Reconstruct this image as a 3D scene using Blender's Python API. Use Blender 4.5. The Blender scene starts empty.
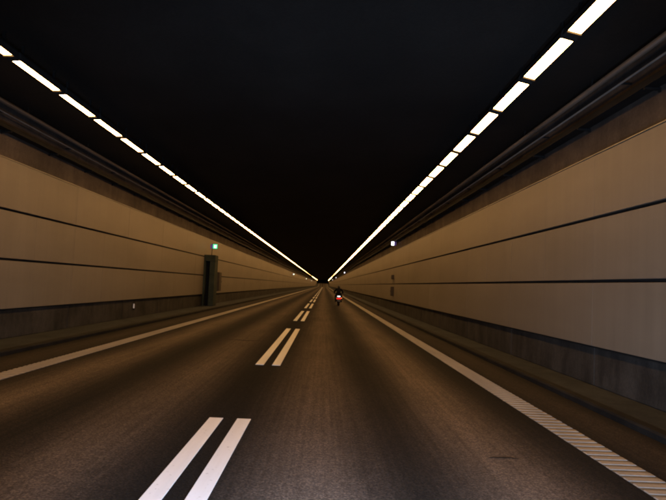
import bpy, bmesh, math, random
from mathutils import Vector, Matrix
random.seed(7)
SC = bpy.context.scene
COL = SC.collection
RAD = math.radians

# ------------------------------------------------------------------ camera
CAM_Z = 1.58
YAW, PITCH, ROLL = RAD(0.7236), RAD(3.4297), RAD(2.5)
cd = bpy.data.cameras.new('camera')
cam = bpy.data.objects.new('camera', cd); COL.objects.link(cam)
fwd = Vector((math.sin(YAW)*math.cos(PITCH), math.cos(YAW)*math.cos(PITCH), math.sin(PITCH)))
r0 = Vector((math.cos(YAW), -math.sin(YAW), 0)); u0 = r0.cross(fwd)
rt = r0*math.cos(ROLL)+u0*math.sin(ROLL); up = -r0*math.sin(ROLL)+u0*math.cos(ROLL)
m = Matrix((rt, up, -fwd)).transposed().to_4x4(); m.translation = (0, 0, CAM_Z)
cam.matrix_world = m
cd.sensor_fit = 'HORIZONTAL'; cd.sensor_width = 36.0; cd.lens = 590.0/666.0*36.0
cd.clip_start = 0.05; cd.clip_end = 3000
SC.camera = cam

# ------------------------------------------------------------------ world: night sky outside the tunnel
w = bpy.data.worlds.new('World'); SC.world = w; w.use_nodes = True
wn = w.node_tree.nodes; wl = w.node_tree.links
sky = wn.new('ShaderNodeTexSky'); sky.sky_type = 'NISHITA'; sky.sun_disc = False
sky.sun_elevation = RAD(-4); sky.sun_rotation = RAD(200)
wl.new(sky.outputs[0], wn['Background'].inputs[0]); wn['Background'].inputs[1].default_value = 0.05

# ------------------------------------------------------------------ own car's headlights (they whiten the nearest markings)
HEAD_W = 1550.0
for hx in (-0.25, 0.95):
    ld = bpy.data.lights.new('headlight', 'SPOT'); ld.energy = HEAD_W; ld.color = (0.50, 0.68, 1.0)
    ld.spot_size = RAD(112); ld.spot_blend = 1.0; ld.shadow_soft_size = 0.08
    lo = bpy.data.objects.new('headlight', ld); COL.objects.link(lo)
    lo.location = (hx, 1.4, 0.66); lo.rotation_euler = (RAD(90+1), 0, RAD(0))

SC.view_settings.view_transform = 'Standard'; SC.view_settings.look = 'None'
SC.view_settings.exposure = 0.0; SC.view_settings.gamma = 1.0
SC.render.engine = 'CYCLES'
SC.cycles.use_denoising = True
SC.cycles.max_bounces = 4; SC.cycles.diffuse_bounces = 3; SC.cycles.adaptive_threshold = 0.02; SC.cycles.glossy_bounces = 2
SC.cycles.sample_clamp_indirect = 6.0
SC.cycles.use_light_tree = True
SC.cycles.filter_width = 2.1

# ------------------------------------------------------------------ dimensions (metres, camera stands over x = 0)
LAMP_L = 42.0
LAMP_COL = (1.0, 0.53, 0.175)
Z_CEIL = 5.25
XR, XL = 4.55, -6.95              # faces of the wall panels
PZ = [0.755, 1.84, 2.92, 4.0]     # panel joints
KR, KL = 3.80, -5.90              # kerb faces
Z_WALK = 0.09
S_BACK, S_END = -34.0, 640.0
S_ARC, R_ARC = 430.0, 2800.0      # beyond this the tunnel climbs out of sight

def rise(s):
    return 0.0 if s <= S_ARC else (s-S_ARC)**2/(2*R_ARC)

# ------------------------------------------------------------------ materials
def mat(name):
    m = bpy.data.materials.new(name); m.use_nodes = True
    nt = m.node_tree
    return m, nt.nodes, nt.links, nt.nodes['Principled BSDF']

def pos_map(n, l, scale=(1, 1, 1)):
    g = n.new('ShaderNodeNewGeometry'); mp = n.new('ShaderNodeMapping')
    mp.inputs['Scale'].default_value = scale
    l.new(g.outputs['Position'], mp.inputs[0]); return mp.outputs[0]

def noise(n, l, vec, scale, detail=6, rough=0.6):
    t = n.new('ShaderNodeTexNoise'); t.inputs['Scale'].default_value = scale
    t.inputs['Detail'].default_value = detail; t.inputs['Roughness'].default_value = rough
    l.new(vec, t.inputs['Vector']); return t.outputs['Fac']

def ramp(n, l, fac, stops):
    r = n.new('ShaderNodeValToRGB'); e = r.color_ramp.elements
    while len(e) < len(stops): e.new(0.5)
    for i, (p, c) in enumerate(stops):
        e[i].position = p; e[i].color = (*c, 1) if len(c) == 3 else c
    l.new(fac, r.inputs[0]); return r.outputs[0]

def mix(n, l, fac, a, b, mode='MIX'):
    x = n.new('ShaderNodeMix'); x.data_type = 'RGBA'; x.blend_type = mode
    for i, v in ((0, fac), (6, a), (7, b)):
        if hasattr(v, 'is_output'): l.new(v, x.inputs[i])
        else: x.inputs[i].default_value = v if i == 0 else (*v, 1)
    return x.outputs[2]

def mth(n, l, op, a, b=0.0, clamp=False):
    x = n.new('ShaderNodeMath'); x.operation = op; x.use_clamp = clamp
    for i, v in ((0, a), (1, b)):
        if hasattr(v, 'is_output'): l.new(v, x.inputs[i])
        else: x.inputs[i].default_value = v
    return x.outputs[0]

def bump(n, l, h, strength, dist, bsdf):
    b = n.new('ShaderNodeBump'); b.inputs['Strength'].default_value = strength
    b.inputs['Distance'].default_value = dist
    l.new(h, b.inputs['Height']); l.new(b.outputs[0], bsdf.inputs['Normal'])

def plain(name, col, rough=0.6, metal=0.0, grime=0.25, scale=3.0, stretch=(1, 1, 1)):
    m, n, l, b = mat(name)
    v = pos_map(n, l, stretch)
    f = noise(n, l, v, scale)
    lo = tuple(c*(1-grime) for c in col); hi = tuple(min(1, c*(1+grime*0.6)) for c in col)
    l.new(ramp(n, l, f, [(0.3, lo), (0.7, hi)]), b.inputs['Base Color'])
    b.inputs['Roughness'].default_value = rough; b.inputs['Metallic'].default_value = metal
    if rough >= 0.7: b.inputs['Specular IOR Level'].default_value = 0.1
    return m

def emit(name, col, strength):
    m, n, l, b = mat(name)
    b.inputs['Base Color'].default_value = (*col, 1)
    b.inputs['Emission Color'].default_value = (*col, 1)
    b.inputs['Emission Strength'].default_value = strength
    b.inputs['Roughness'].default_value = 0.5
    m.cycles.emission_sampling = 'FRONT'
    return m

def make_asphalt():
    m, n, l, b = mat('asphalt')
    g = n.new('ShaderNodeNewGeometry'); sx = n.new('ShaderNodeSeparateXYZ'); l.new(g.outputs['Position'], sx.inputs[0])
    long_ = pos_map(n, l, (1, 0.06, 1))
    wob = noise(n, l, long_, 1.3, 3)
    x = mth(n, l, 'ADD', sx.outputs[0], mth(n, l, 'MULTIPLY', mth(n, l, 'SUBTRACT', wob, 0.5), 0.35))
    tracks = None
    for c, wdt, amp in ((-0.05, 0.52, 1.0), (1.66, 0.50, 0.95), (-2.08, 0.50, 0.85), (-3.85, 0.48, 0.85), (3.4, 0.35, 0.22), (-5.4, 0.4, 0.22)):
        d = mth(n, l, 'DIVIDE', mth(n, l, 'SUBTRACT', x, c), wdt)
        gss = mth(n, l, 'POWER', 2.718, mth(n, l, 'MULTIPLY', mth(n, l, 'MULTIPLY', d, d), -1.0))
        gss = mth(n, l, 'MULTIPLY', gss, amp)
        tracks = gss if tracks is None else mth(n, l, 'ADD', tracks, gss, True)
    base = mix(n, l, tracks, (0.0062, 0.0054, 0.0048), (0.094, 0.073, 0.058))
    streak = noise(n, l, pos_map(n, l, (9, 0.10, 1)), 2.0, 6)
    base = mix(n, l, 1.0, base, ramp(n, l, streak, [(0.3, (0.72, 0.72, 0.72)), (0.7, (1.2, 1.2, 1.2))]), 'MULTIPLY')
    blot = noise(n, l, pos_map(n, l, (1, 0.35, 1)), 0.9, 5)
    base = mix(n, l, 1.0, base, ramp(n, l, blot, [(0.3, (0.78, 0.78, 0.78)), (0.7, (1.15, 1.15, 1.15))]), 'MULTIPLY')
    vr = n.new('ShaderNodeTexVoronoi'); vr.inputs['Scale'].default_value = 75.0
    l.new(pos_map(n, l), vr.inputs['Vector'])
    sc = n.new('ShaderNodeSeparateColor'); l.new(vr.outputs['Color'], sc.inputs[0])
    base = mix(n, l, 1.0, base, ramp(n, l, sc.outputs[0], [(0.0, (0.55, 0.55, 0.55)), (0.6, (0.95, 0.95, 0.95)), (1.0, (1.6, 1.55, 1.5))]), 'MULTIPLY')
    mott = noise(n, l, pos_map(n, l, (1, 0.6, 1)), 7.0, 5, 0.7)
    base = mix(n, l, 1.0, base, ramp(n, l, mott, [(0.32, (0.86, 0.86, 0.865)), (0.68, (1.1, 1.095, 1.09))]), 'MULTIPLY')
    l.new(base, b.inputs['Base Color'])
    l.new(mth(n, l, 'SUBTRACT', 0.95, mth(n, l, 'MULTIPLY', tracks, 0.10)), b.inputs['Roughness'])
    h = mth(n, l, 'ADD', vr.outputs['Distance'], noise(n, l, pos_map(n, l), 30, 4))
    bump(n, l, h, 0.35, 0.005, b)
    b.inputs['Specular IOR Level'].default_value = 0.08
    return m

def make_paint(name, col, wear, dirt):
    m, n, l, b = mat(name)
    v = pos_map(n, l)
    f = noise(n, l, v, 22, 8, 0.7)
    f2 = noise(n, l, pos_map(n, l, (3, 0.25, 1)), 2.0, 4)
    c = mix(n, l, ramp(n, l, f2, [(0.3, (dirt,)*3), (0.75, (0, 0, 0))]), col, tuple(k*0.5 for k in col))
    c = mix(n, l, ramp(n, l, f, [(0.62-wear, (0, 0, 0)), (0.78-wear, (1, 1, 1))]), c, (0.07, 0.06, 0.055))
    l.new(c, b.inputs['Base Color']); b.inputs['Roughness'].default_value = 0.65
    bump(n, l, f, 0.3, 0.003, b)
    return m

def make_panel():
    m, n, l, b = mat('wall_panel_enamel')
    oi = n.new('ShaderNodeObjectInfo')
    v = pos_map(n, l)
    soot = noise(n, l, pos_map(n, l, (1, 0.25, 0.9)), 0.9, 6)
    drip = noise(n, l, pos_map(n, l, (1, 2.2, 0.10)), 2.2, 6, 0.65)
    c = ramp(n, l, soot, [(0.25, (0.128, 0.110, 0.085)), (0.75, (0.163, 0.141, 0.110))])
    c = mix(n, l, 1.0, c, ramp(n, l, drip, [(0.3, (0.90, 0.895, 0.89)), (0.65, (1.04, 1.04, 1.04))]), 'MULTIPLY')
    c = mix(n, l, 1.0, c, ramp(n, l, oi.outputs['Random'], [(0.0, (0.975, 0.97, 0.965)), (1.0, (1.02, 1.02, 1.02))]), 'MULTIPLY')
    l.new(c, b.inputs['Base Color'])
    l.new(mth(n, l, 'ADD', 0.48, mth(n, l, 'MULTIPLY', drip, 0.25)), b.inputs['Roughness'])
    b.inputs['Specular IOR Level'].default_value = 0.2
    bump(n, l, noise(n, l, v, 1.1, 2), 0.15, 0.01, b)
    return m

def make_concrete(name, col, stain, scale=1.0):
    m, n, l, b = mat(name)
    v = pos_map(n, l)
    a = noise(n, l, pos_map(n, l, (1, 0.5, 1)), 1.2*scale, 8, 0.65)
    d = noise(n, l, pos_map(n, l, (1, 1.0, 0.4)), 2.2*scale, 6, 0.7)
    f = noise(n, l, v, 26, 5)
    c = ramp(n, l, a, [(0.3, tuple(k*0.62 for k in col)), (0.7, tuple(k*1.2 for k in col))])
    c = mix(n, l, 1.0, c, ramp(n, l, d, [(0.35, (1-stain,)*3), (0.6, (1.08, 1.07, 1.05))]), 'MULTIPLY')
    c = mix(n, l, 1.0, c, ramp(n, l, f, [(0.3, (0.82,)*3), (0.7, (1.12,)*3)]), 'MULTIPLY')
    l.new(c, b.inputs['Base Color']); b.inputs['Roughness'].default_value = 0.9; b.inputs['Specular IOR Level'].default_value = 0.1
    bump(n, l, f, 0.35, 0.008, b)
    return m

M = dict(
    asphalt=make_asphalt(),
    dash=make_paint('white_marking_paint', (0.78, 0.77, 0.77), 0.015, 0.3),
    edge=make_paint('worn_edge_paint', (0.10, 0.085, 0.066), 0.03, 0.7),
    rib=make_paint('edge_rib_paint', (0.235, 0.205, 0.17), 0.0, 0.7),
    panel=make_panel(),
    plinth=make_concrete('plinth_concrete', (0.038, 0.035, 0.031), 0.45),
    walk=make_concrete('walkway_concrete', (0.026, 0.0295, 0.034), 0.3),
    kerb=make_concrete('shaded_kerb_concrete', (0.012, 0.011, 0.010), 0.4),  # shade of the kerb face is put into this very dark colour
    upper=make_concrete('sooty_upper_concrete', (0.062, 0.050, 0.042), 0.3),
    ceil=make_concrete('sooty_ceiling', (0.017, 0.0155, 0.014), 0.10, 0.25),
    back=plain('dark_joint', (0.012, 0.011, 0.010), 0.9),
    trim=plain('panel_trim', (0.16, 0.14, 0.11), 0.5, 0.3),
    pipe=plain('painted_pipe', (0.10, 0.07, 0.048), 0.45, 0.2, 0.35, 2.0, (1, 0.3, 1)),
    cable=plain('grey_cable', (0.10, 0.09, 0.08), 0.5),
    tray=plain('galvanised_tray', (0.010, 0.0095, 0.009), 0.7, 0.0, 0.35),
    bracket=plain('bracket_steel', (0.010, 0.0095, 0.009), 0.8, 0.0),
    housing=plain('luminaire_housing', (0.02, 0.019, 0.018), 0.7, 0.0),
    lamp=emit('luminaire_glass', LAMP_COL, LAMP_L),
    booth=make_concrete('booth_green_grey', (0.030, 0.038, 0.030), 0.3),
    dark=plain('dark_opening', (0.006, 0.006, 0.007), 0.8),
    cabinet=plain('cabinet_steel', (0.050, 0.040, 0.030), 0.7, 0.0),
    signbox=plain('sign_housing', (0.03, 0.025, 0.03), 0.5),
    sign_green=emit('sign_green_glow', (0.05, 0.62, 0.26), 1.4),
    sign_core=emit('sign_pale_green_core', (0.62, 1.0, 0.82), 1.8),
    sign_white=emit('sign_cold_white_glow', (0.86, 0.86, 1.0), 2.6),
    sign_violet=emit('sign_violet_glow', (0.05, 0.03, 0.12), 1.0),
    sign_warm=emit('sign_pale_glow', (0.8, 0.78, 0.66), 1.2),
    reflector=plain('white_reflector', (0.8, 0.8, 0.78), 0.3, 0.0, 0.05),
    tar=plain('tar_seal', (0.018, 0.015, 0.013), 1.0),
    black=plain('bike_black', (0.006, 0.006, 0.007), 0.4),
    rubber=plain('tyre_rubber', (0.012, 0.012, 0.012), 0.8),
    chrome=plain('bike_metal', (0.06, 0.06, 0.062), 0.3, 0.9, 0.1),
    cloth=plain('dark_riding_clothes', (0.005, 0.005, 0.006), 0.9),
    helmet=plain('black_helmet', (0.006, 0.006, 0.006), 0.35),
    glove=plain('black_glove', (0.012, 0.012, 0.012), 0.7),
    red=emit('tail_red', (1.0, 0.012, 0.008), 1.0),
    hot=emit('tail_hot_white', (0.85, 0.96, 1.0), 2.2),
    amber=emit('amber_lens', (1.0, 0.28, 0.10), 1.2),
    plate=plain('number_plate', (0.12, 0.12, 0.12), 0.5),
)

# ------------------------------------------------------------------ helpers
def obj(name, me, material=None, parent=None, loc=None, rot=None):
    if isinstance(me, bmesh.types.BMesh):
        b = me; me = bpy.data.meshes.new(name); b.to_mesh(me); b.free()
    if material is not None and not me.materials: me.materials.append(M[material])
    o = bpy.data.objects.new(name, me); COL.objects.link(o)
    if parent: o.parent = parent
    if loc: o.location = loc
    if rot: o.rotation_euler = rot
    return o

def tag(o, label, cat=None, group=None, kind=None):
    if label: o['label'] = label
    if cat: o['category'] = cat
    if group: o['group'] = group
    if kind: o['kind'] = kind
    return o

def empty(name, loc=(0, 0, 0), rz=0.0):
    o = bpy.data.objects.new(name, None); COL.objects.link(o)
    o.location = loc; o.rotation_euler = (0, 0, rz); o.empty_display_size = 0.2
    return o

def box(b, x0, x1, y0, y1, z0, z1, bev=0.0):
    vs = [b.verts.new((x, y, z)) for x in (x0, x1) for y in (y0, y1) for z in (z0, z1)]
    f = [(0, 1, 3, 2), (4, 6, 7, 5), (0, 4, 5, 1), (2, 3, 7, 6), (0, 2, 6, 4), (1, 5, 7, 3)]
    fs = [b.faces.new([vs[i] for i in q]) for q in f]
    if bev:
        es = list({e for q in fs for e in q.edges})
        bmesh.ops.bevel(b, geom=es, offset=bev, segments=1, affect='EDGES', profile=0.5)
    return vs

def bx(*a, **k):
    b = bmesh.new(); box(b, *a, **k); bmesh.ops.recalc_face_normals(b, faces=b.faces); return b

def prism(b, prof, y0, y1):
    """closed (x,z) profile extruded along y"""
    A = [b.verts.new((x, y0, z)) for x, z in prof]; B = [b.verts.new((x, y1, z)) for x, z in prof]
    k = len(prof)
    for i in range(k): b.faces.new((A[i], A[(i+1) % k], B[(i+1) % k], B[i]))
    b.faces.new(A[::-1]); b.faces.new(B)

def stations(s0, s1, step=None):
    ss = [s0]
    if step:
        k = s0+step
        while k < min(s1, S_ARC): ss.append(k); k += step
    if s1 > S_ARC:
        if s0 < S_ARC: ss.append(S_ARC)
        k = max(s0, S_ARC)+8
        while k < s1: ss.append(k); k += 8
    ss.append(s1); return ss

def sweep(prof, s0, s1, step=None, b=None):
    """closed (x,z) profile swept along the tunnel"""
    b = b or bmesh.new(); prev = None; k = len(prof); first = None
    for s in stations(s0, s1, step):
        ring = []
        for x, z in prof: ring.append(b.verts.new((x, s, z+rise(s))))
        if prev:
            for i in range(k): b.faces.new((prev[i], prev[(i+1) % k], ring[(i+1) % k], ring[i]))
        else: first = ring
        prev = ring
    b.faces.new(first[::-1]); b.faces.new(prev)
    bmesh.ops.recalc_face_normals(b, faces=b.faces)
    return b

def rect(x0, x1, z0, z1): return [(x0, z0), (x1, z0), (x1, z1), (x0, z1)]
def circ(x, z, r, k=10): return [(x+r*math.cos(2*math.pi*i/k), z+r*math.sin(2*math.pi*i/k)) for i in range(k)]

def tube(b, pts, rad, k=10):
    pts = [Vector(p) for p in pts]; rads = rad if isinstance(rad, (list, tuple)) else [rad]*len(pts)
    rings = []
    for i, p in enumerate(pts):
        d = (pts[min(i+1, len(pts)-1)]-pts[max(i-1, 0)]).normalized()
        a = d.cross(Vector((0, 0, 1)))
        if a.length < 1e-3: a = d.cross(Vector((0, 1, 0)))
        a.normalize(); c = d.cross(a)
        rings.append([b.verts.new(p+(a*math.cos(t)+c*math.sin(t))*rads[i]) for t in [2*math.pi*j/k for j in range(k)]])
    for A, B in zip(rings, rings[1:]):
        for j in range(k): b.faces.new((A[j], A[(j+1) % k], B[(j+1) % k], B[j]))
    b.faces.new(rings[0][::-1]); b.faces.new(rings[-1])

def smooth(o):
    for p in o.data.polygons: p.use_smooth = True
    return o

# ------------------------------------------------------------------ road, kerbs, walkways, ceiling
road = tag(obj('road', sweep(rect(KL-0.1, KR+0.1, -0.3, 0.0), S_BACK, S_END), 'asphalt'),
           'two-lane asphalt carriageway with polished wheel tracks running down the tunnel', kind='structure')
for nm, x0, x1, lab in (('kerb', KR, KR+0.16, 'low kerb darkened for shade along the right-hand walkway'),
                        ('kerb', KL-0.16, KL, 'low kerb darkened for shade along the left-hand walkway')):
    sg = 1 if x0 > 0 else -1
    e = x0 if sg > 0 else x1; o_ = x1 if sg > 0 else x0
    prof = [(e, 0.002), (e, Z_WALK-0.02), (e+sg*0.02, Z_WALK+0.004), (o_, Z_WALK+0.004), (o_, 0.002)]
    tag(obj(nm, sweep(prof, S_BACK, S_END), 'kerb'), lab, kind='structure')
tag(obj('walkway', sweep(rect(KR+0.16, XR+0.3, 0.002, Z_WALK), S_BACK, S_END), 'walk'),
    'narrow raised concrete walkway below the right wall', kind='structure')
tag(obj('walkway', sweep(rect(XL-0.3, KL-0.16, 0.002, Z_WALK), S_BACK, S_END), 'walk'),
    'narrow raised concrete walkway below the left wall', kind='structure')
tag(obj('ceiling', sweep(rect(XL-0.5, XR+0.5, Z_CEIL, Z_CEIL+0.4), S_BACK, S_END), 'ceil'),
    'flat soot-black tunnel ceiling', kind='structure')

# road markings: parts of the road
P_DASH = 13.88
dash_me = bpy.data.meshes.new('dash'); b = bx(-0.0775, 0.0775, 0, 9.35, 0.0, 0.006); b.to_mesh(dash_me); b.free()
dash_me.materials.append(M['dash'])
for k in range(-2, 31):
    for x in (-1.165, -0.848):
        obj('dash', dash_me, None, road, (x, 11.42+k*P_DASH, 0.003))
eR = obj('edge_line', sweep(rect(2.70, 3.03, 0.002, 0.005), S_BACK, S_END), 'edge', road)
eL = obj('edge_line', sweep(rect(-4.95, -4.62, 0.002, 0.005), S_BACK, S_END), 'edge', road)
rib_me = bpy.data.meshes.new('rib'); b = bmesh.new()
prism(b, [(0, 0), (0.33, 0), (0.322, 0.007), (0.008, 0.007)], 0, 0.088); bmesh.ops.recalc_face_normals(b, faces=b.faces)
b.to_mesh(rib_me); b.free(); rib_me.materials.append(M['rib'])
P_RIB = 0.16
for k in range(250):
    obj('rib', rib_me, None, eR, (2.70+random.uniform(-.004, .004), 4.2+k*P_RIB, 0.004))
def rib_run(x, y0, y1, parent):
    b = bmesh.new(); y = y0
    while y < y1:
        box(b, x, x+0.33, y, y+0.088, 0.004, 0.011); y += P_RIB
    bmesh.ops.recalc_face_normals(b, faces=b.faces)
    tag(obj('far_ribs', b, 'rib', parent), None, kind='stuff')
rib_run(2.70, 4.2+250*P_RIB, 330, eR); rib_run(2.70, -8, 4.1, eR)
rib_run(-4.95, 2, 330, eL)
# tar seams and scuffs
def scuff(pts, w):
    b = bmesh.new(); A = []
    for i, (x, y) in enumerate(pts):
        t = w*math.sin(math.pi*(i+0.4)/(len(pts)-0.2))
        A.append((b.verts.new((x, y-t/2, 0.0045)), b.verts.new((x, y+t/2, 0.0045))))
    for (a, c), (d, e) in zip(A, A[1:]): b.faces.new((a, d, e, c))
    obj('tar_seam', b, 'tar', road)
scuff([(-2.75, 16.35), (-2.5, 16.1), (-2.25, 16.05), (-2.0, 15.95), (-1.75, 16.1), (-1.6, 16.05)], 0.15)
scuff([(1.64, 5.71), (1.70, 5.74), (1.78, 5.735), (1.86, 5.75), (1.93, 5.72)], 0.04)
scuff([(0.1, 33.0), (0.9, 32.6), (1.7, 32.8)], 0.2)

# ------------------------------------------------------------------ walls
PAN_W = 2.2; JOINT = 0.055; T = 0.045
pan_me = []
for i in range(3):
    z0 = PZ[i]+(JOINT/2 if i else 0); z1 = PZ[i+1]-(JOINT/2 if i < 2 else 0)
    b = bx(-T, 0, 0.0015, PAN_W-0.0015, z0, z1, bev=0.003)
    me = bpy.data.meshes.new('panel'); b.to_mesh(me); b.free(); me.materials.append(M['panel']); pan_me.append((me, z0, z1))
PL_W = 4.4
b = bx(-0.05, 0, 0.008, PL_W-0.008, Z_WALK+0.002, PZ[0]-0.03, bev=0.012)
pl_me = bpy.data.meshes.new('plinth_block'); b.to_mesh(pl_me); b.free(); pl_me.materials.append(M['plinth'])

def wall(side, y_first):
    sg = 1 if side == 'right' else -1
    X = XR if sg > 0 else XL
    f = X+sg*0.08                                  # concrete face behind the panels
    root = obj('tunnel_wall', sweep(rect(min(f, f+sg*0.35), max(f, f+sg*0.35), 0.0, Z_CEIL-0.002), S_BACK, S_END), 'upper')
    tag(root, 'long %s tunnel wall of beige panels in three rows over a dark concrete plinth' % side, 'wall')
    obj('joint_backing', sweep(rect(*sorted((X+sg*0.05, X+sg*0.078)), PZ[0]-0.028, PZ[3]+0.0), S_BACK, S_END), 'back', root)
    obj('top_rail', sweep([(X-sg*0.018, PZ[3]+0.004), (X+sg*0.079, PZ[3]+0.004), (X+sg*0.079, PZ[3]+0.03), (X-sg*0.018, PZ[3]+0.022)], S_BACK, S_END), 'trim', root)
    for k in range(100):
        for me, z0, z1 in pan_me:
            o = obj('panel', me, None, root, (X+(T if sg > 0 else 0)+random.uniform(-.002, .002), y_first+k*PAN_W, 0))
    b = bmesh.new(); x0, x1 = sorted((X, X+sg*T))
    y = y_first+100*PAN_W
    while y < S_END-PAN_W:
        for me, z0, z1 in pan_me: sweep(rect(x0, x1, z0, z1), y+0.005, y+PAN_W-0.005, b=b)
        y += PAN_W
    y = y_first-PAN_W
    while y > S_BACK:
        for me, z0, z1 in pan_me: sweep(rect(x0, x1, z0, z1), y+0.005, y+PAN_W-0.005, b=b)
        y -= PAN_W
    tag(obj('far_panels', b, 'panel', root), None, kind='stuff')
    xb = X+sg*0.05
    for k in range(72):
        obj('plinth_block', pl_me, None, root, (xb+(0.05 if sg > 0 else 0)+random.uniform(-.003, .003), y_first-4.4+k*PL_W, 0))
    b = bmesh.new(); x0, x1 = sorted((xb, xb+sg*0.05)); y = y_first-4.4+72*PL_W
    while y < S_END-PL_W:
        sweep(rect(x0, x1, Z_WALK+0.002, PZ[0]-0.03), y+0.008, y+PL_W-0.008, b=b); y += PL_W
    y = y_first-8.8
    while y > S_BACK:
        sweep(rect(x0, x1, Z_WALK+0.002, PZ[0]-0.03), y+0.008, y+PL_W-0.008, b=b); y -= PL_W
    tag(obj('far_plinth', b, 'plinth', root), None, kind='stuff')
    return root
wall('right', 5.55); wall('left', 7.6)

# ------------------------------------------------------------------ pipes, cables and cable trays under the ceiling
def services(side):
    sg = 1 if side == 'right' else -1
    f = (XR if sg > 0 else XL)+sg*0.08
    p = smooth(obj('service_pipe', sweep(circ(f-sg*0.26, 5.075, 0.048), S_BACK, S_END), 'pipe'))
    tag(p, 'brownish service pipe hung just under the ceiling along the %s wall' % side, 'pipe', 'service pipes under the ceiling')
    cb = bmesh.new(); sweep(rect(-0.012, 0.012, 0, 1), 0, 0.03, b=cb); cb.free()
    clip = bx(-0.014, 0.014, 0, 0.03, 5.118, Z_CEIL-0.001); cm = bpy.data.meshes.new('hanger'); clip.to_mesh(cm); clip.free(); cm.materials.append(M['bracket'])
    for k in range(28): obj('hanger', cm, None, p, (f-sg*0.26, 3+k*3.35, 0))
    c = smooth(obj('cable', sweep(circ(f-sg*0.17, 4.90, 0.016, 8), S_BACK, S_END), 'cable'))
    tag(c, 'thin pale cable between pipe and tray along the %s wall' % side, 'cable', 'cables along the walls')
    sm = bx(min(0, sg*0.168), max(0, sg*0.168), 0, 0.02, 4.886, 4.914); cm2 = bpy.data.meshes.new('clip'); sm.to_mesh(cm2); sm.free(); cm2.materials.append(M['bracket'])
    for k in range(28): obj('clip', cm2, None, c, (f-sg*0.17, 2.2+k*3.35, 0))
    xa, xb = f-sg*0.23, f-sg*0.03
    prof = [(xa, 4.57), (xb, 4.57), (xb, 4.67), (xb-sg*0.006, 4.67), (xb-sg*0.006, 4.578), (xa+sg*0.006, 4.578), (xa+sg*0.006, 4.67), (xa, 4.67)]
    t = obj('cable_tray', sweep(prof, S_BACK, S_END), 'tray')
    tag(t, 'galvanised cable tray on brackets above the panels of the %s wall' % side, 'cable tray', 'cable trays above the panels')
    bm_ = bmesh.new(); box(bm_, *sorted((xa-f, 0)), 0, 0.04, 4.53, 4.567); box(bm_, *sorted((-sg*0.028, 0)), 0, 0.04, 4.505, 4.528)
    bmesh.ops.recalc_face_normals(bm_, faces=bm_.faces)
    cm3 = bpy.data.meshes.new('bracket'); bm_.to_mesh(cm3); bm_.free(); cm3.materials.append(M['bracket'])
    for k in range(40): obj('bracket', cm3, None, t, (f, 1.5+k*2.2, 0))
    for j, (dx, r) in enumerate(((0.20, 0.016), (0.16, 0.018), (0.115, 0.018), (0.07, 0.016))):
        smooth(obj('tray_cable', sweep(circ(f-sg*dx, 4.578+r, r, 8), S_BACK, S_END), 'cable' if j == 2 else 'back', t))
services('right'); services('left')

# ------------------------------------------------------------------ luminaires
PIT = 1.675; LEN = 1.60; TILT_OF = {1: RAD(13), -1: RAD(3)}
HOUSE = [(-0.102, 0.02), (0.105, 0.02), (0.118, 0.035), (0.095, 0.10), (-0.095, 0.10), (-0.112, 0.06), (-0.112, -0.045), (-0.102, -0.045)]  # deep inner skirt added to cut light reaching the opposite wall
LENS = [(-0.100, 0.004), (0.090, 0.004), (0.100, 0.019), (-0.100, 0.019)]
def lum_meshes(sg):
    out = {}
    def done(b, nm, mt):
        bmesh.ops.recalc_face_normals(b, faces=b.faces)
        bmesh.ops.rotate(b, verts=b.verts, cent=(0, 0, 0), matrix=Matrix.Rotation(sg*TILT_OF[sg], 3, 'Y'))
        me = bpy.data.meshes.new(nm); b.to_mesh(me); b.free(); me.materials.append(M[mt]); out[nm] = me
    h = LEN/2
    b = bmesh.new(); prism(b, [(sg*p, q) for p, q in HOUSE], -h, h); done(b, 'housing', 'housing')
    b = bmesh.new(); prism(b, [(sg*p, q) for p, q in LENS], -h+0.062, h-0.062); done(b, 'diffuser', 'lamp')
    for nm, y in (('end_cap', -h), ('end_cap_b', h-0.061)):
        b = bmesh.new(); box(b, -0.101, 0.103, y, y+0.061, -0.020, 0.019); done(b, nm, 'housing')
    b = bmesh.new()
    for y in (-0.55, 0.55): box(b, -0.02, 0.02, y-0.02, y+0.02, 0.085, 0.32)
    bmesh.ops.recalc_face_normals(b, faces=b.faces)
    me = bpy.data.meshes.new('hanger'); b.to_mesh(me); b.free(); me.materials.append(M['bracket']); out['hanger'] = me
    return out
LUM_Z = 4.95
ORD = ['nearest', 'second', 'third', 'fourth', 'fifth', 'sixth', 'seventh', 'eighth', 'ninth', 'tenth', 'eleventh', 'twelfth', 'thirteenth', 'fourteenth', 'fifteenth', 'sixteenth', 'seventeenth', 'eighteenth', 'nineteenth', 'twentieth']
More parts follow.
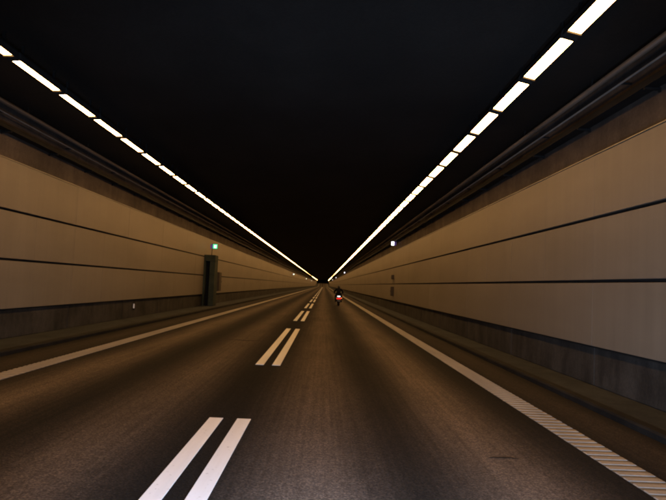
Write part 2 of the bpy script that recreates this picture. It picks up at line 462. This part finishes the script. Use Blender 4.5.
def row(side, x, y_gap, n):
    sg = 1 if side == 'right' else -1
    ms = lum_meshes(sg)
    hang = bx(-0.02, 0.02, -0.02, 0.02, 0.09, Z_CEIL-LUM_Z-0.001); hm = bpy.data.meshes.new('hanger'); hang.to_mesh(hm); hang.free(); hm.materials.append(M['bracket'])
    for k in range(n):
        y = y_gap+(k+0.5)*PIT
        r = empty('luminaire', (x, y, LUM_Z))
        if k < 20:
            lab = '%s lit strip luminaire of the %s ceiling row' % (ORD[k], side)
            lab += ', cut by the photo\'s edge' if k == 0 else ', counted from the near end'
        else: lab = 'small far strip luminaire merging into the bright line of the %s ceiling row' % side
        tag(r, lab, 'luminaire', 'lit luminaires of the %s ceiling row' % side)
        obj('housing', ms['housing'], None, r); obj('diffuser', ms['diffuser'], None, r)
        obj('end_cap', ms['end_cap'], None, r); obj('end_cap', ms['end_cap_b'], None, r)
        if k < 60:
            obj('hanger', hm, None, r, (0, -0.55, 0)); obj('hanger', hm, None, r, (0, 0.55, 0))
    rootb = bmesh.new(); lampb = bmesh.new()
    c, s_ = math.cos(sg*TILT_OF[sg]), math.sin(sg*TILT_OF[sg])
    def rp(p): return [(x+px*c+pz*s_, LUM_Z-px*s_+pz*c) for px, pz in p]
    ys = [y_gap+(k+0.5)*PIT for k in range(n, int((560.0-y_gap)/PIT))]+[y_gap-(k+0.5)*PIT for k in range(int((y_gap-S_BACK)/PIT))]
    for y in ys:
        sweep(rp([(sg*p, q) for p, q in HOUSE]), y-LEN/2, y+LEN/2, b=rootb)
        sweep(rp([(sg*p, q) for p, q in LENS]), y-LEN/2+0.062, y+LEN/2-0.062, b=lampb)
    o = tag(obj('luminaire_line', rootb, 'housing'), 'rest of the %s ceiling row of luminaires, a thin line at the far end' % side, 'luminaires', kind='stuff')
    tag(obj('diffuser', lampb, 'lamp', o), None, kind='stuff')
row('right', 3.055, 7.43-2*PIT, 140); row('left', -5.07, 9.2-1*PIT, 140)

# ------------------------------------------------------------------ emergency stations
def copy_tree(o, parent=None):
    c = o.copy(); COL.objects.link(c); c.parent = parent
    for ch in o.children: copy_tree(ch, c)
    return c

def make_booth():
    r = empty('emergency_booth')
    z0, z1 = Z_WALK+0.003, 3.02
    # proud of the wall by 0.62 m; doorway in the side that faces oncoming traffic
    obj('near_pier', bx(0.0, 0.10, 0, 0.9, z0, z1-0.36), 'booth', r)
    obj('pier', bx(0.34, 0.64, 0, 0.9, z0, z1-0.36, bev=0.015), 'booth', r)
    obj('rear_panel', bx(0.0, 0.63, 0.9, 0.98, z0, z1-0.02), 'booth', r)
    obj('lintel', bx(0.0, 0.645, -0.01, 0.9, z1-0.36, z1, bev=0.015), 'booth', r)
    d = obj('door', bx(0.102, 0.338, 0.30, 0.35, z0, z1-0.365), 'dark', r)
    obj('door_handle', bx(0.29, 0.32, 0.25, 0.298, 1.05, 1.2), 'chrome', d)
    return r

def make_sign(kind, far=False):
    r = empty('emergency_sign')
    s = 0.30 if kind == 'left' else 0.28
    hw = 0.15 if kind == 'left' else 0.105
    obj('housing', bx(-hw, hw, 0.003, 0.12, 0, s, bev=0.008), 'signbox', r)
    if kind == 'left':
        f = obj('lit_face', bx(-hw+0.02, hw-0.02, -0.004, 0.002, 0.02, s-0.02), 'sign_warm' if far else 'sign_green', r)
        obj('pictogram', bx(-0.06, 0.075, -0.008, -0.0045, 0.06, s-0.07), 'sign_core', f)
        obj('side_panel', bx(-hw-0.12, -hw, 0.02, 0.08, 0.03, s-0.04), 'sign_violet', r)
        if far: obj('arm', bx(-0.495, -hw-0.121, 0.04, 0.07, s*0.45, s*0.55), 'bracket', r)
        else: obj('post', bx(-hw-0.05, -hw-0.02, 0.081, 0.11, -0.38, s), 'bracket', r)
    else:
        obj('lit_face', bx(-hw+0.015, hw-0.015, -0.004, 0.002, 0.015, s-0.015), 'sign_white', r)
        obj('side_panel', bx(hw, hw+0.12, 0.02, 0.08, 0.02, s-0.02), 'sign_violet', r)
        obj('arm', bx(hw+0.001, 0.34, 0.082, 0.11, s*0.45, s*0.55), 'bracket', r)
    return r

def make_cabinet(h, L, d, sg):
    r = empty('emergency_cabinet')
    bd = obj('body', bx(*sorted((0, -sg*d)), 0, L, 0, h, bev=0.01), 'cabinet', r)
    dr = obj('door', bx(*sorted((-sg*(d+0.002), -sg*(d+0.014))), 0.03, L-0.03, 0.03, h-0.03), 'cabinet', r)
    obj('door_handle', bx(*sorted((-sg*(d+0.0145), -sg*(d+0.04))), L-0.12, L-0.08, h*0.45, h*0.55), 'chrome', dr)
    return r

SPAC = 89.0
bo = make_booth(); bo.location = (XL+0.003, 34.0, 0)
tag(bo, 'grey-green emergency booth with dark narrow doorway on the left wall', 'booth')
ca = make_cabinet(1.2, 0.8, 0.28, -1); ca.location = (XL+0.003, 37.6, 0.90)
tag(ca, 'tall dark cabinet on the left wall just past the grey-green booth', 'cabinet')
ca = make_cabinet(0.6, 0.5, 0.16, 1); ca.location = (XR-0.003, 38.4, 1.06)
tag(ca, 'dark low cabinet on the right wall under the brightest white sign', 'cabinet')
ca = make_cabinet(0.28, 0.4, 0.14, 1); ca.location = (XR-0.003, 38.5, 2.15)
tag(ca, 'small dark box on the middle panel row under the brightest white sign', 'box')
sg0 = make_sign('left'); sg0.location = (XL+0.50, 34.5, 3.40)
tag(sg0, 'green lit sign box above the grey-green booth on the left wall', 'sign', 'lit emergency signs on the left wall')
sl = make_sign('left', True); sr = make_sign('right')
for i in range(4):
    if i:
        o = copy_tree(sl) if i > 1 else sl; o.location = (XL+0.50, 35.2+i*SPAC, 3.40)
        tag(o, ['', 'small pale lit sign on the left wall, second along from the green one',
                'tiny pale lit sign, third along the left wall',
                'farthest tiny lit sign on the left wall near the vanishing point'][i], 'sign', 'lit emergency signs on the left wall')
    o = copy_tree(sr) if i else sr; o.location = (XR-0.27, 37.6+i*SPAC, 4.28)
    tag(o, ['bright cold-white lit sign box above the right wall panels, the largest of them',
            'small cold-white lit sign above the right wall, second from the near one',
            'tiny cold-white lit sign far along the right wall, third from the near one',
            'farthest tiny lit sign of the right wall near the vanishing point'][i], 'sign', 'lit signs above the right wall')

dl = empty('delineator', (XL-0.05+0.052, 21.85, 0.36))
obj('backing', bx(-0.001, 0.02, -0.05, 0.07, 0, 0.24, bev=0.004), 'dark', dl)
obj('reflector', bx(0.004, 0.05, -0.058, -0.051, 0.07, 0.23), 'reflector', dl)
tag(dl, 'small white upright reflector fixed to the left plinth before the booth', 'reflector')

# ------------------------------------------------------------------ motorcycle and rider (seen from behind)
MX, MY = 1.19, 46.8
bike = empty('motorcycle', (MX, MY, 0.003), RAD(0)); bike.scale = (0.94,)*3
tag(bike, 'dark motorcycle with lit red tail light riding ahead in the right lane', 'motorcycle')
def wheel(y, r, wd, nm):
    b = bmesh.new(); N, K = 28, 10; tr = wd/2
    rings = []
    for i in range(N):
        a = 2*math.pi*i/N; ring = []
        for j in range(K):
            t = 2*math.pi*j/K; rr = r-tr+tr*math.cos(t)
            ring.append(b.verts.new((tr*1.05*math.sin(t), rr*math.cos(a), rr*math.sin(a))))
        rings.append(ring)
    for i in range(N):
        A, B = rings[i], rings[(i+1) % N]
        for j in range(K): b.faces.new((A[j], A[(j+1) % K], B[(j+1) % K], B[j]))
    bmesh.ops.recalc_face_normals(b, faces=b.faces)
    w_ = smooth(obj(nm, b, 'rubber', bike, (0, y, r)))
    b = bmesh.new(); tube(b, [(-0.04, 0, 0), (0.04, 0, 0)], 0.06, 12)
    for k in range(5):
        a = 2*math.pi*k/5; q = Vector((0, math.cos(a), math.sin(a)))
        tube(b, [q*0.05, q*(r-wd*0.8)], [0.022, 0.016], 6)
    obj('rim', b, 'chrome', w_)
wheel(-0.72, 0.315, 0.19, 'rear_wheel'); wheel(0.76, 0.31, 0.13, 'front_wheel')
def loft(name, secs, mt, parent, k=14, pw=2.4):
    """secs: (y, z, half width, half height) superellipse sections"""
    b = bmesh.new(); rings = []
    for y, z, hw, hh in secs:
        ring = []
        for j in range(k):
            t = 2*math.pi*j/k; ct, st = math.cos(t), math.sin(t)
            ring.append(b.verts.new((hw*math.copysign(abs(ct)**(2/pw), ct), y, z+hh*math.copysign(abs(st)**(2/pw), st))))
        rings.append(ring)
    for A, B in zip(rings, rings[1:]):
        for j in range(k): b.faces.new((A[j], A[(j+1) % k], B[(j+1) % k], B[j]))
    b.faces.new(rings[0][::-1]); b.faces.new(rings[-1]); bmesh.ops.recalc_face_normals(b, faces=b.faces)
    return smooth(obj(name, b, mt, parent))
loft('tail', [(-1.02, 0.80, 0.06, 0.03), (-0.98, 0.80, 0.13, 0.08), (-0.75, 0.78, 0.17, 0.11), (-0.4, 0.74, 0.16, 0.10)], 'black', bike)
loft('seat', [(-0.80, 0.88, 0.10, 0.03), (-0.7, 0.87, 0.15, 0.05), (-0.35, 0.82, 0.16, 0.05), (0.0, 0.80, 0.12, 0.05), (0.08, 0.82, 0.07, 0.04)], 'rubber', bike)
loft('fuel_tank', [(0.02, 0.84, 0.09, 0.08), (0.15, 0.90, 0.17, 0.13), (0.38, 0.92, 0.18, 0.13), (0.55, 0.90, 0.10, 0.08)], 'black', bike)
loft('engine', [(-0.25, 0.42, 0.14, 0.14), (0.0, 0.45, 0.22, 0.2), (0.3, 0.48, 0.2, 0.2), (0.42, 0.5, 0.1, 0.12)], 'chrome', bike)
loft('fairing', [(0.45, 0.95, 0.24, 0.16), (0.6, 0.98, 0.26, 0.2), (0.8, 0.93, 0.17, 0.15), (0.92, 0.88, 0.05, 0.05)], 'black', bike)
b = bmesh.new()
for s in (-1, 1):
    tube(b, [(s*0.12, -0.72, 0.315), (s*0.12, -0.2, 0.42)], 0.03, 8)
    tube(b, [(s*0.09, 0.76, 0.31), (s*0.09, 0.5, 0.95)], 0.028, 8)
obj('frame', b, 'chrome', bike)
for s in (-1, 1):
    b = bmesh.new(); tube(b, [(s*0.2, -0.95, 0.44), (s*0.21, -0.5, 0.38), (s*0.16, 0.0, 0.3)], [0.06, 0.06, 0.03], 10); smooth(obj('exhaust', b, 'chrome', bike))
    b = bmesh.new(); tube(b, [(s*0.22, 0.5, 1.05), (s*0.36, 0.52, 1.2)], 0.008, 6); tube(b, [(s*0.31, 0.52, 1.22), (s*0.44, 0.52, 1.22)], [0.045, 0.04], 8); obj('mirror', b, 'black', bike)
    b = bmesh.new(); tube(b, [(s*0.17, -0.88, 0.66), (s*0.27, -0.88, 0.66)], [0.02, 0.03], 8); obj('turn_signal', b, 'amber' if s > 0 else 'black', bike)
b = bmesh.new(); tube(b, [(-0.36, 0.36, 1.02), (-0.2, 0.46, 1.0), (0.2, 0.46, 1.0), (0.36, 0.36, 1.02)], 0.018, 8); obj('handlebar', b, 'rubber', bike)
loft('rear_mudguard', [(-1.06, 0.52, 0.10, 0.10), (-0.98, 0.60, 0.11, 0.12), (-0.85, 0.68, 0.12, 0.06)], 'black', bike)
obj('brake_light', bx(-0.115, 0.115, -1.065, -1.022, 0.745, 0.83, bev=0.012), 'hot', bike)
obj('tail_light', bx(-0.165, 0.165, -1.10, -1.062, 0.56, 0.655, bev=0.015), 'red', bike)
obj('number_plate', bx(-0.11, 0.11, -1.085, -1.07, 0.38, 0.52), 'plate', bike)

def skin(name, verts, edges, radii, root, mt, parent=None, sub=2):
    me = bpy.data.meshes.new(name); me.from_pydata(verts, edges, []); me.update()
    o = bpy.data.objects.new(name, me); COL.objects.link(o)
    md = o.modifiers.new('skin', 'SKIN'); md.use_smooth_shade = True
    lay = me.skin_vertices[0].data if me.skin_vertices else None
    if lay is None:
        bpy.context.view_layer.objects.active = o
        lay = me.skin_vertices[0].data
    for i, r in enumerate(radii):
        lay[i].radius = r if isinstance(r, tuple) else (r, r); lay[i].use_root = (i == root)
    o.modifiers.new('sub', 'SUBSURF').levels = sub; o.modifiers['sub'].render_levels = sub
    me.materials.append(M[mt])
    if parent: o.parent = parent
    return o
V = [(0, -0.28, 0.93), (0, -0.24, 1.08), (0, -0.12, 1.26), (0, -0.03, 1.39), (0, 0.0, 1.46), (0, 0.02, 1.52)]
E_ = [(0, 1), (1, 2), (2, 3), (3, 4), (4, 5)]
RD = [(0.17, 0.14), (0.16, 0.12), (0.19, 0.12), (0.16, 0.10), 0.06, 0.07]
for s in (-1, 1):
    i = len(V)
    V += [(s*0.20, -0.02, 1.37), (s*0.34, 0.12, 1.17), (s*0.36, 0.30, 1.06), (s*0.355, 0.37, 1.03)]
    RD += [0.085, 0.06, 0.045, 0.04]; E_ += [(3, i), (i, i+1), (i+1, i+2), (i+2, i+3)]
    i = len(V)
    V += [(s*0.15, -0.2, 0.90), (s*0.26, 0.22, 0.78), (s*0.25, -0.08, 0.40), (s*0.25, -0.02, 0.31), (s*0.26, 0.12, 0.30)]
    RD += [0.11, 0.08, 0.055, 0.045, 0.04]; E_ += [(0, i), (i, i+1), (i+1, i+2), (i+2, i+3), (i+3, i+4)]
rider = skin('person', V, E_, RD, 0, 'cloth')
rider.location = (MX, MY, 0.003); rider.scale = (0.94,)*3
tag(rider, 'rider in dark clothing and black helmet, seen from behind on the motorcycle', 'person')
hb = bmesh.new(); bmesh.ops.create_uvsphere(hb, u_segments=20, v_segments=14, radius=1.0)
for v in hb.verts:
    v.co = Vector((v.co.x*0.125, v.co.y*0.155, v.co.z*0.145))
    if v.co.z < -0.07: v.co.z = -0.07-(-(v.co.z)-0.07)*0.5
hel = smooth(obj('helmet', hb, 'helmet', rider, (0, 0.05, 1.555)))
vb = bmesh.new(); box(vb, -0.1, 0.1, 0.10, 0.158, -0.03, 0.05, bev=0.02); obj('visor', vb, 'dark', hel)
for s in (-1, 1):
    b = bmesh.new()
    tube(b, [(s*0.355, 0.34, 1.045), (s*0.345, 0.40, 1.04)], [0.04, 0.045], 8)
    for j in range(4):
        x = s*(0.31+j*0.026)
        tube(b, [(x, 0.39, 1.055), (x, 0.425, 1.045), (x, 0.415, 1.015), (x, 0.385, 1.008)], [0.013, 0.012, 0.011, 0.009], 6)
    tube(b, [(s*0.30, 0.37, 1.035), (s*0.295, 0.385, 1.01), (s*0.305, 0.40, 0.998)], [0.013, 0.012, 0.01], 6)
    obj('glove', b, 'glove', rider)
